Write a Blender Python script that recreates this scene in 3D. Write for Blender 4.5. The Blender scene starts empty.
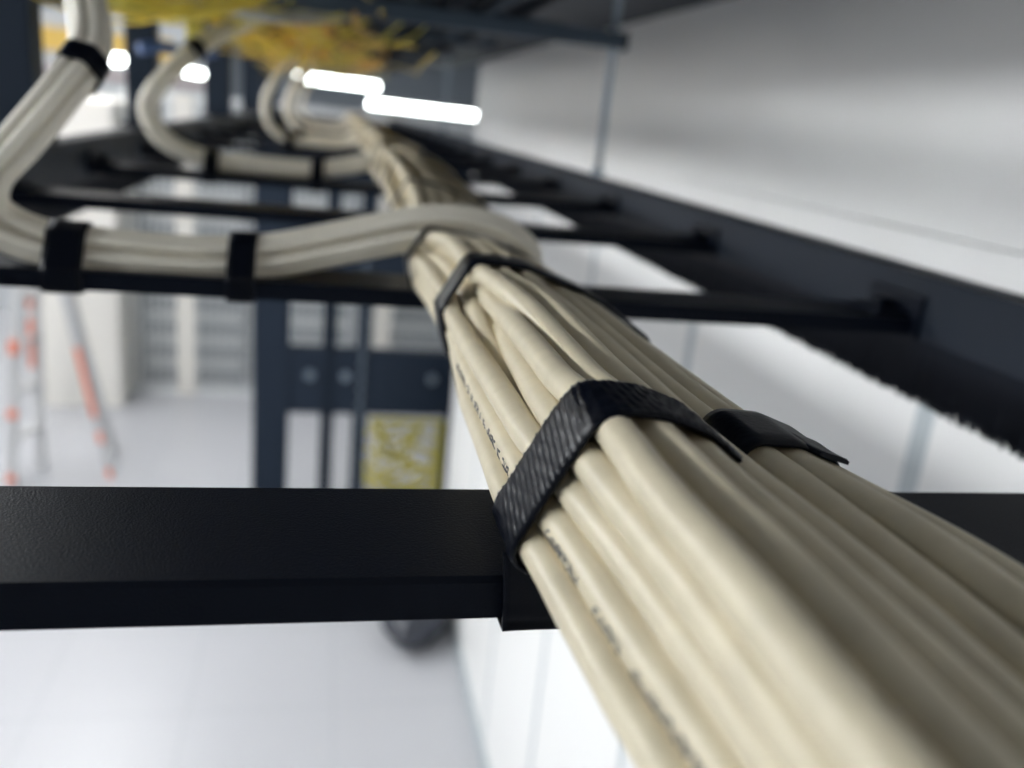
import bpy, math, random
from mathutils import Vector, Matrix
C = bpy.context.scene.collection
H = 2.5            # height of the camera above the floor; heights below are given relative to the camera
rnd = random.Random(7)

# ------------------------------------------------------------------ helpers
def srgb(r, g, b):
    f = lambda c: (c/255/12.92 if c/255 <= .04045 else ((c/255+.055)/1.055)**2.4)
    return (f(r), f(g), f(b), 1)

def mat(name, col, rough=.5, metal=0., bump=0., bscale=200., mottled=0., mscale=30., spec=.5, coat=0.):
    m = bpy.data.materials.new(name); m.use_nodes = True
    nt = m.node_tree; b = nt.nodes['Principled BSDF']
    b.inputs['Base Color'].default_value = col
    b.inputs['Roughness'].default_value = rough
    b.inputs['Metallic'].default_value = metal
    b.inputs['Specular IOR Level'].default_value = spec
    b.inputs['Coat Weight'].default_value = coat
    tc = nt.nodes.new('ShaderNodeTexCoord')
    if mottled:
        n = nt.nodes.new('ShaderNodeTexNoise'); n.inputs['Scale'].default_value = mscale; n.inputs['Detail'].default_value = 4
        nt.links.new(tc.outputs['Object'], n.inputs['Vector'])
        r = nt.nodes.new('ShaderNodeValToRGB')
        r.color_ramp.elements[0].position = .3; r.color_ramp.elements[1].position = .7
        r.color_ramp.elements[0].color = tuple(c*(1-mottled) for c in col[:3])+(1,)
        r.color_ramp.elements[1].color = tuple(min(1, c*(1+mottled)) for c in col[:3])+(1,)
        nt.links.new(n.outputs['Fac'], r.inputs['Fac']); nt.links.new(r.outputs['Color'], b.inputs['Base Color'])
    if bump:
        n = nt.nodes.new('ShaderNodeTexNoise'); n.inputs['Scale'].default_value = bscale; n.inputs['Detail'].default_value = 3
        nt.links.new(tc.outputs['Object'], n.inputs['Vector'])
        bp = nt.nodes.new('ShaderNodeBump'); bp.inputs['Strength'].default_value = bump; bp.inputs['Distance'].default_value = .0006
        nt.links.new(n.outputs['Fac'], bp.inputs['Height']); nt.links.new(bp.outputs['Normal'], b.inputs['Normal'])
    return m

def emit(name, col, s):
    m = bpy.data.materials.new(name); m.use_nodes = True
    b = m.node_tree.nodes['Principled BSDF']
    b.inputs['Base Color'].default_value = (.8, .8, .8, 1)
    b.inputs['Emission Color'].default_value = col; b.inputs['Emission Strength'].default_value = s
    return m

M = {}
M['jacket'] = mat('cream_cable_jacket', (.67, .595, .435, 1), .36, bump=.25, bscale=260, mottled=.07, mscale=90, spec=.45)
M['jacket_lit'] = mat('cream_branch_jacket_lit', (.78, .74, .64, 1), .45, mottled=.06, mscale=60)  # same jacket made paler, so the branches look more strongly lit
M['ink'] = mat('dark_print_ink', (.05, .055, .075, 1), .6)
M['webbing'] = mat('black_woven_webbing', (.0018, .0028, .0065, 1), .30, bump=.15, bscale=900, spec=.14)
M['black'] = mat('black_powder_coat', (.0040, .0062, .0125, 1), .45, bump=.3, bscale=1800, spec=.10)
M['navy'] = mat('dark_blue_black_powder_coat', (.0065, .0115, .021, 1), .55, bump=.2, bscale=700, spec=.22)
M['rack'] = mat('dark_navy_rack_paint', (.011, .020, .036, 1), .6, spec=.25)
M['bristle'] = mat('black_bristles', (.006, .008, .014, 1), .8, spec=.2)
M['strut'] = mat('blue_grey_strut_paint', (.04, .062, .09, 1), .5)
M['steel'] = mat('brushed_zinc_steel', (.25, .30, .35, 1), .4, metal=.8)
M['yellow'] = mat('yellow_fibre_jacket', (.78, .56, .05, 1), .4, mottled=.15, mscale=20)
M['lemon'] = mat('pale_yellow_fibre_jacket', (.88, .77, .12, 1), .4)
M['orange'] = mat('amber_plastic', (.80, .45, .08, 1), .45, mottled=.12, mscale=8)
M['white_cord'] = mat('pale_grey_cord', (.60, .62, .62, 1), .4)
M['cream_wall'] = mat('cream_painted_plaster', (.90, .87, .81, 1), .7, mottled=.02, mscale=2)
M['mesh'] = mat('galvanised_mesh_wire', (.80, .82, .82, 1), .5, metal=.2)
M['cabinet'] = mat('grey_equipment_casing', (.16, .20, .24, 1), .5, mottled=.1, mscale=3)
M['alu'] = mat('aluminium_profile', (.66, .66, .66, 1), .4, metal=.4)
M['signal'] = mat('orange_red_plastic', (.85, .27, .17, 1), .5)
M['bag'] = mat('black_plastic_film', (.035, .04, .055, 1), .35, mottled=.4, mscale=9)
M['blue'] = mat('blue_plastic', (.03, .08, .22, 1), .5)
M['lamp'] = emit('lit_lamp_diffuser', (.93, 1, .97, 1), 16)
M['ceil_fill'] = emit('ceiling_fill_emitter', (.93, .97, 1, 1), 6)  # glow of the unseen ceiling panels added to light the room
M['aisle_fill'] = emit('aisle_fill_emitter', (1, .99, .97, 1), 12)  # added fill that reaches the white wall under the ladder
M['back_fill'] = emit('back_fill_emitter', (1, .86, .68, 1), 1.5)  # weak warm fill added behind the camera
M['far_fill'] = emit('far_fill_emitter', (1, 1, 1, 1), 13)  # stronger glow added to brighten the far end
M['near_key_far'] = emit('near_key_emitter_far', (.97, .99, 1, 1), 50)  # added key light, for the branches and far wall
M['near_key'] = emit('near_key_emitter', (.95, .985, 1, 1), 52)  # added key light for the main bundle

def tile_mat(name, col, joint, sx, sy, axes, mort=.004, rough=.35, wear=.03):
    m = bpy.data.materials.new(name); m.use_nodes = True
    nt = m.node_tree; b = nt.nodes['Principled BSDF']; b.inputs['Roughness'].default_value = rough
    tc = nt.nodes.new('ShaderNodeTexCoord'); sp = nt.nodes.new('ShaderNodeSeparateXYZ'); nt.links.new(tc.outputs['Object'], sp.inputs[0])
    prev = None
    for ax, s, off in axes:
        a = nt.nodes.new('ShaderNodeMath'); a.operation = 'ADD'; a.inputs[1].default_value = -off; nt.links.new(sp.outputs[ax], a.inputs[0])
        p = nt.nodes.new('ShaderNodeMath'); p.operation = 'PINGPONG'; p.inputs[1].default_value = s/2; nt.links.new(a.outputs[0], p.inputs[0])
        c = nt.nodes.new('ShaderNodeMath'); c.operation = 'LESS_THAN'; c.inputs[1].default_value = mort; nt.links.new(p.outputs[0], c.inputs[0])
        if prev is None: prev = c
        else:
            q = nt.nodes.new('ShaderNodeMath'); q.operation = 'MAXIMUM'; nt.links.new(prev.outputs[0], q.inputs[0]); nt.links.new(c.outputs[0], q.inputs[1]); prev = q
    n = nt.nodes.new('ShaderNodeTexNoise'); n.inputs['Scale'].default_value = 1.7; n.inputs['Detail'].default_value = 5; nt.links.new(tc.outputs['Object'], n.inputs['Vector'])
    r = nt.nodes.new('ShaderNodeValToRGB'); r.color_ramp.elements[0].position = .3; r.color_ramp.elements[1].position = .7
    r.color_ramp.elements[0].color = tuple(c*(1-wear) for c in col[:3])+(1,); r.color_ramp.elements[1].color = col
    nt.links.new(n.outputs['Fac'], r.inputs['Fac'])
    mx = nt.nodes.new('ShaderNodeMix'); mx.data_type = 'RGBA'; nt.links.new(prev.outputs[0], mx.inputs[0])
    nt.links.new(r.outputs['Color'], mx.inputs[6]); mx.inputs[7].default_value = joint
    nt.links.new(mx.outputs[2], b.inputs['Base Color'])
    return m

class MB:
    def __init__(s): s.v = []; s.f = []
    def box(s, x0, x1, y0, y1, z0, z1):
        n = len(s.v)
        s.v += [(x, y, z) for z in (z0, z1) for y in (y0, y1) for x in (x0, x1)]
        s.f += [tuple(n+i for i in q) for q in ((0, 2, 3, 1), (4, 5, 7, 6), (0, 1, 5, 4), (1, 3, 7, 5), (3, 2, 6, 7), (2, 0, 4, 6))]
        return s
    def bar(s, a, b, w, h, up=(0, 0, 1)):
        a = Vector(a); b = Vector(b); d = (b-a).normalized(); u = Vector(up); sd = d.cross(u).normalized(); u = sd.cross(d).normalized()
        n = len(s.v)
        for p in (a, b):
            for i, j in ((-1, -1), (1, -1), (1, 1), (-1, 1)): s.v.append(tuple(p+sd*(i*w/2)+u*(j*h/2)))
        s.f += [tuple(n+i for i in q) for q in ((3, 2, 1, 0), (4, 5, 6, 7), (0, 1, 5, 4), (1, 2, 6, 5), (2, 3, 7, 6), (3, 0, 4, 7))]
        return s
    def tube(s, pts, r, k=12, cap=True):
        pts = [Vector(p) for p in pts]; n0 = len(s.v); m = len(pts); nrm = None
        for i, p in enumerate(pts):
            t = (pts[min(i+1, m-1)]-pts[max(i-1, 0)]).normalized()
            if nrm is None: nrm = t.cross(Vector((0, .31, 1))).normalized()
            nrm = (nrm-t*nrm.dot(t)).normalized(); bn = t.cross(nrm)
            rr = r[i] if isinstance(r, (list, tuple)) else r
            for j in range(k):
                a = 2*math.pi*j/k; s.v.append(tuple(p+nrm*(rr*math.cos(a))+bn*(rr*math.sin(a))))
        for i in range(m-1):
            for j in range(k):
                a = n0+i*k+j; b = n0+i*k+(j+1) % k; s.f.append((a, b, b+k, a+k))
        if cap:
            s.f.append(tuple(n0+j for j in reversed(range(k)))); s.f.append(tuple(n0+(m-1)*k+j for j in range(k)))
        return s
    def prism(s, prof, a, b, axis='X'):
        """closed 2-D outline swept along one axis"""
        n = len(s.v); k = len(prof)
        for t in (a, b):
            for (p, q) in prof: s.v.append((t, p, q) if axis == 'X' else (p, t, q) if axis == 'Y' else (p, q, t))
        for j in range(k):
            s.f.append((n+j, n+(j+1) % k, n+k+(j+1) % k, n+k+j))
        s.f.append(tuple(n+j for j in reversed(range(k)))); s.f.append(tuple(n+k+j for j in range(k)))
        return s
    def build(s, name, m, parent=None, smooth=False, bevel=0.):
        me = bpy.data.meshes.new(name)
        org = Vector((0, 0, 0)) if parent else Vector((0, 0, 0))
        me.from_pydata([(v[0], v[1], v[2]+H) for v in s.v], [], s.f); me.update()
        import bmesh as _b
        bm = _b.new(); bm.from_mesh(me); _b.ops.recalc_face_normals(bm, faces=bm.faces); bm.to_mesh(me); bm.free()
        me.materials.append(M[m] if isinstance(m, str) else m)
        o = bpy.data.objects.new(name, me); C.objects.link(o)
        if smooth:
            for p in me.polygons: p.use_smooth = len(p.vertices) < 6
        if bevel:
            b = o.modifiers.new('bevel', 'BEVEL'); b.width = bevel; b.segments = 2; b.limit_method = 'ANGLE'
            for p in me.polygons: p.use_smooth = False
        if parent:
            o.parent = parent; o.matrix_parent_inverse = Matrix.Translation(-Vector(parent.location))
        return o

def tag(o, label=None, cat=None, group=None, kind=None):
    if label: o['label'] = label
    if cat: o['category'] = cat
    if group: o['group'] = group
    if kind: o['kind'] = kind
    return o

def thing(name, loc, label, cat, group=None, kind=None):
    o = bpy.data.objects.new(name, None); o.empty_display_size = .05
    o.location = (loc[0], loc[1], loc[2]+H); C.objects.link(o)
    return tag(o, label, cat, group, kind)

def smooth(pts, n=8):
    P = [Vector(p) for p in pts]; P = [P[0]*2-P[1]]+P+[P[-1]*2-P[-2]]; out = []
    for i in range(1, len(P)-2):
        for k in range(n):
            t = k/n; a, b, c, d = P[i-1], P[i], P[i+1], P[i+2]
            out.append(.5*((2*b)+(c-a)*t+(2*a-5*b+4*c-d)*t*t+(3*b-a-3*c+d)*t**3))
    out.append(P[-2]); return out

def hull2(p):
    p = sorted(set(p))
    def half(q):
        h = []
        for a in q:
            while len(h) > 1 and (h[-1][0]-h[-2][0])*(a[1]-h[-2][1])-(h[-1][1]-h[-2][1])*(a[0]-h[-2][0]) <= 0: h.pop()
            h.append(a)
        return h
    return half(p)[:-1]+half(p[::-1])[:-1]

def circle_hull(cs, r):
    return hull2([(round(c[0]+r*math.cos(a*math.pi/12), 6), round(c[1]+r*math.sin(a*math.pi/12), 6)) for c in cs for a in range(24)])

def resample(loop, step):
    L = []; n = len(loop)
    for i in range(n):
        a = Vector(loop[i]); b = Vector(loop[(i+1) % n]); k = max(1, int(round((b-a).length/step)))
        for j in range(k): L.append(a.lerp(b, j/k))
    return L

def ribbon(centres, wdirs, width, thick, closed=True, ridge=0., pitch=.0019, across=8):
    """woven strap swept along a path; ridges run across its width"""
    mb = MB(); m = len(centres); P = [Vector(p) for p in centres]; s = 0.
    cen = sum(P, Vector())/m
    rows = []
    for i in range(m):
        if closed: t = (P[(i+1) % m]-P[i-1]).normalized()
        else: t = (P[min(i+1, m-1)]-P[max(i-1, 0)]).normalized()
        w = Vector(wdirs[i]).normalized(); w = (w-t*w.dot(t)).normalized(); n = t.cross(w)
        if closed and n.dot(P[i]-cen) < 0: n = -n
        if i: s += (P[i]-P[i-1]).length
        row = []
        for j in range(across+1):
            q = j/across-.5; e = max(0, abs(q)*2-.86)/.14
            amp = ridge*(.55+.45*math.cos(2*math.pi*s/pitch))*(.6+.4*math.cos(2*math.pi*q*across/4+math.pi*(int(s/pitch) % 2)))*(1-.3*e)
            row.append(tuple(P[i]+w*(q*width)+n*(thick*(1-.35*e)+amp)))
        for j in range(across, -1, -1):
            q = j/across-.5; row.append(tuple(P[i]+w*(q*width)))
        rows.append(row)
    k = 2*(across+1)
    for row in rows: mb.v += row
    rng = m if closed else m-1
    for i in range(rng):
        for j in range(k):
            a = i*k+j; b = i*k+(j+1) % k; c = ((i+1) % m)*k+(j+1) % k; d = ((i+1) % m)*k+j
            mb.f.append((a, b, c, d))
    if not closed:
        mb.f.append(tuple(reversed(range(k)))); mb.f.append(tuple((m-1)*k+j for j in range(k)))
    return mb

# ------------------------------------------------------------------ camera
fpx = 860.
cd = bpy.data.cameras.new('camera'); cam = bpy.data.objects.new('camera', cd); C.objects.link(cam)
right = Vector((0.97549498, -0.19701539, 0.09795137)); down = Vector((0.03340011, -0.30743061, -0.95098415)); fwd = Vector((0.21747176, 0.93095185, -0.29331669))
mx = Matrix((( right.x, -down.x, -fwd.x, 0), (right.y, -down.y, -fwd.y, 0), (right.z, -down.z, -fwd.z, H), (0, 0, 0, 1)))
cam.matrix_world = mx
cd.sensor_width = 36; cd.lens = fpx/1024*36; cd.clip_start = .004; cd.clip_end = 60
cd.dof.use_dof = True; cd.dof.focus_distance = .205; cd.dof.aperture_fstop = 8.2
bpy.context.scene.camera = cam

# ------------------------------------------------------------------ the room
floor_m = tile_mat('pale_floor_tiles', (.50, .505, .53, 1), (.42, .435, .46, 1), .6, .6, [('X', .6, .1), ('Y', .6, .2)], .004, .3)
wall_m = tile_mat('white_panel_wall', (.90, .895, .88, 1), (.50, .55, .57, 1), 1, 1, [('Y', .675, .84)], .016, .4, .02)
plain_m = mat('white_fascia_paint', (.90, .895, .88, 1), .45, mottled=.015, mscale=2)
room_m = mat('grey_room_wall', (.34, .38, .42, 1), .8, mottled=.05, mscale=1)
ceil_m = mat('dark_ceiling_paint', (.10, .12, .15, 1), .8, mottled=.1, mscale=1)
def struct(name, mb, m): return tag(mb.build(name, m), kind='structure')
X0, X1, Y0, Y1, ZC = -6.5, 5.0, -3.0, 17.0, 1.5
struct('floor', MB().box(X0, X1, Y0, Y1, -H-.05, -H), floor_m)
struct('ceiling', MB().box(X0, X1, Y0, Y1, ZC, ZC+.05), ceil_m)
struct('wall_left', MB().box(X0-.1, X0, Y0, Y1, -H, ZC), room_m)
struct('wall_back', MB().box(X0, X1, Y1, Y1+.1, -H, ZC), room_m)
struct('wall_front', MB().box(X0, X1, Y0-.1, Y0, -H, ZC), room_m)
struct('wall_far_right', MB().box(X1, X1+.1, Y0, Y1, -H, ZC), room_m)
struct('wall_right', MB().box(.70, .76, -3, 4.36, -H, -.215), wall_m)
struct('wall_right_lintel', MB().box(.699, .76, -3, 4.36, -.213, -.082), plain_m)
struct('wall_right_fascia', MB().box(.698, .76, -3, 4.36, -.080, ZC), plain_m)
struct('baseboard_right', MB().box(.688, .70, -3, 4.36, -H, -H+.06), mat('grey_skirting', (.45, .5, .52, 1), .5))

# lamps visible in the room, then unseen ones added for their light
def pendant(name, a, b, w, h, m, label, group=None):
    """long lamp on two thin hangers"""
    a = Vector(a); b = Vector(b)
    t = thing(name, tuple((a+b)/2), label, 'lamp', group)
    MB().bar(a, b, w, h).build('diffuser', m, t)
    MB().bar(a+Vector((0, 0, h/2+.012)), b+Vector((0, 0, h/2+.012)), w*1.05, .022).build('housing', 'alu', t)
    for f in (.12, .88):
        p = a.lerp(b, f); MB().tube([(p.x, p.y, h/2+p.z+.02), (p.x, p.y, ZC)], .004, 6).build('hanger', 'steel', t)
    return t
pendant('pendant_lamp', (.33, 8, .005), (1.62, 8, -.01), .10, .055, 'lamp', 'blown-out white strip lamp beside the end of the white wall, nearest of the distant lamps')
pendant('pendant_lamp', (-.40, 11, .222), (.56, 11, .205), .10, .075, 'lamp', 'blown-out strip lamp below the golden cables, left of the one by the wall end')
pendant('pendant_lamp', (-2.02, 9, .155), (-1.80, 9, .165), .10, .07, 'lamp', 'short bright lamp seen right of the strap on the upright cable bundle')
pendant('pendant_lamp', (-1.38, 9, .125), (-1.17, 9, .112), .10, .05, 'lamp', 'upper of two short bright lamps inside the curve of the second cable bundle')
pendant('pendant_lamp', (-1.88, 12, -.01), (-1.68, 12, -.016), .10, .09, 'lamp', 'lower of two short bright lamps inside the curve of the second cable bundle')
for i, y in enumerate((.4, 3.2, 6.0)):
    pendant('added_strip_lamp', (-3.6, y, -.38), (-3.6, y+1.45, -.38), .12, .22, 'aisle_fill', 'unseen strip lamp added low in the left aisle to brighten the white wall', 'added lamps in the left aisle')  # added lamps out of view, hung low to light the lower wall
for i, y in enumerate((-.45, 1.1, 2.7)):
    pendant('added_strip_lamp', (-1.62, y, .295), (-1.62, y+1.4, .295), .10, .07, 'near_key' if i < 1 else 'near_key_far', 'unseen strip lamp added left of the cable ladder as key light', 'added key lamps beside the ladder')  # added key lamps out of view, lighting the cables from the left
for (x, y) in ((.15, -2.2), (-2.0, 3.6), (-2.3, 5.6), (-2.0, 7.4), (-4.6, 2), (-4.6, 9), (2.2, 7.5), (2.2, 11), (-1.0, 13.5)):  # panels invented to light the closed room, all out of view
    t = thing('added_ceiling_panel', (x, y, ZC-.02), 'unseen square white lamp panel added to the dark ceiling for light', 'lamp', 'added lamp panels in the ceiling')
    MB().box(x-.6, x+.6, y-.6, y+.6, ZC-.02, ZC-.008).build('diffuser', 'back_fill' if y < 0 else 'far_fill' if y > 5 and x < 1 else 'ceil_fill', t)
    MB().box(x-.63, x-.6, y-.63, y+.63, ZC-.03, ZC).box(x+.6, x+.63, y-.63, y+.63, ZC-.03, ZC).box(x-.6, x+.6, y-.63, y-.6, ZC-.03, ZC).box(x-.6, x+.6, y+.6, y+.63, ZC-.03, ZC).build('frame', 'alu', t)

# ------------------------------------------------------------------ cable ladder (rails and rungs)
LX, RX = -.262, .362
ladder = thing('cable_ladder', (.05, 0, -.094), 'black steel cable ladder carrying the thick cream cable bundle', 'cable ladder')
def channel(x, s):
    # C-section side rail, open away from the rungs
    o = [(x, -.067), (x+s*.026, -.067), (x+s*.026, -.0695), (x+s*.0025, -.0695), (x+s*.0025, -.1025), (x+s*.026, -.1025), (x+s*.026, -.105), (x, -.105)]
    return MB().prism(o, -.9, 5.6, 'Y')
channel(RX, 1).build('side_rail', 'navy', ladder, bevel=.0006)
channel(LX, -1).build('side_rail', 'navy', ladder, bevel=.0006)
RUNGS = [.206+.302*k for k in range(-3, 18)]
for i, yb in enumerate(RUNGS):
    yf = yb-.0465; z = -.094; t = .0022
    prof = [(yf, z-.0098), (yf, z-.0012), (yf+.0012, z), (yb-.0012, z), (yb, z-.0012), (yb, z-.0098), (yb-t, z-.0098), (yb-t, z-t), (yf+t, z-t), (yf+t, z-.0098)]
    r = MB().prism(prof, LX, RX, 'X').build('rung', 'black', ladder)
    for x, s in ((RX, -1), (LX, 1)):
        br = MB()
        br.box(min(x, x+s*.003), max(x, x+s*.003), yf-.004, yb+.004, -.106, -.080)
        br.box(min(x, x+s*.024), max(x, x+s*.024), yf+.006, yb-.006, z+.0002, z+.003)
        br.box(min(x+s*.007, x+s*.016), max(x+s*.007, x+s*.016), yf+.018, yb-.018, z+.003, z+.0085)
        br.build('bracket', 'black', r)

# brush strips hanging from the rails
def brush(x, side, label):
    t = thing('brush_strip', (x, 0, -.105), label, 'brush')
    MB().box(x-.003, x+.003, -.6, 4.3, -.114, -.099).build('holder', 'black', t)
    mb = MB(); q = random.Random(3); y = -.2
    while y < 4.3:
        for row in (-.0016, .0, .0016):
            l = .031+q.uniform(-.0035, .0035); yy = y+q.uniform(-.0006, .0006); lean = q.uniform(-.0022, .0022); w = .0020 if y < 1.6 else .003
            n = len(mb.v); xx = x+row; yy += q.uniform(-.001, .001); u = .3*w; xe = xx+q.uniform(-.001, .001)
            mb.v += [(xx-.0004, yy-w/2, -.112), (xx+.0004, yy-w/2, -.112), (xx+.0004, yy+w/2, -.112), (xx-.0004, yy+w/2, -.112), (xe-.0003, yy+lean-u, -.112-l), (xe+.0003, yy+lean-u, -.112-l), (xe+.0003, yy+lean+u, -.112-l), (xe-.0003, yy+lean+u, -.112-l)]
            mb.f += [(n, n+1, n+2, n+3), (n+4, n+5, n+6, n+7), (n, n+4, n+5, n+1), (n+1, n+5, n+6, n+2), (n+2, n+6, n+7, n+3), (n+3, n+7, n+4, n)]
        y += .0008 if y < 1.6 else .002
    tag(mb.build('bristles', 'bristle', t), kind='stuff')
brush(RX+.006, 1, 'black brush strip with fuzzy lower edge hanging under the right rail')
brush(LX-.006, -1, 'black brush strip hanging under the left rail, behind the cable bends')

# ------------------------------------------------------------------ the main bundle
BUNDLE_Y = [-0.12,-0.1,-0.08,-0.06,-0.04,-0.02,0.0,0.01,0.02,0.03,0.04,0.05,0.06,0.07,0.08,0.09,0.1,0.11,0.12,0.13,0.14,0.15,0.16,0.17,0.18,0.19,0.2,0.21,0.22,0.23,0.24,0.25,0.26,0.27,0.28,0.29,0.3,0.31,0.32,0.33,0.34,0.35,0.36,0.37,0.38,0.39,0.4,0.41,0.42,0.43,0.44,0.45,0.46,0.47,0.48,0.49,0.5,0.51]
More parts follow.
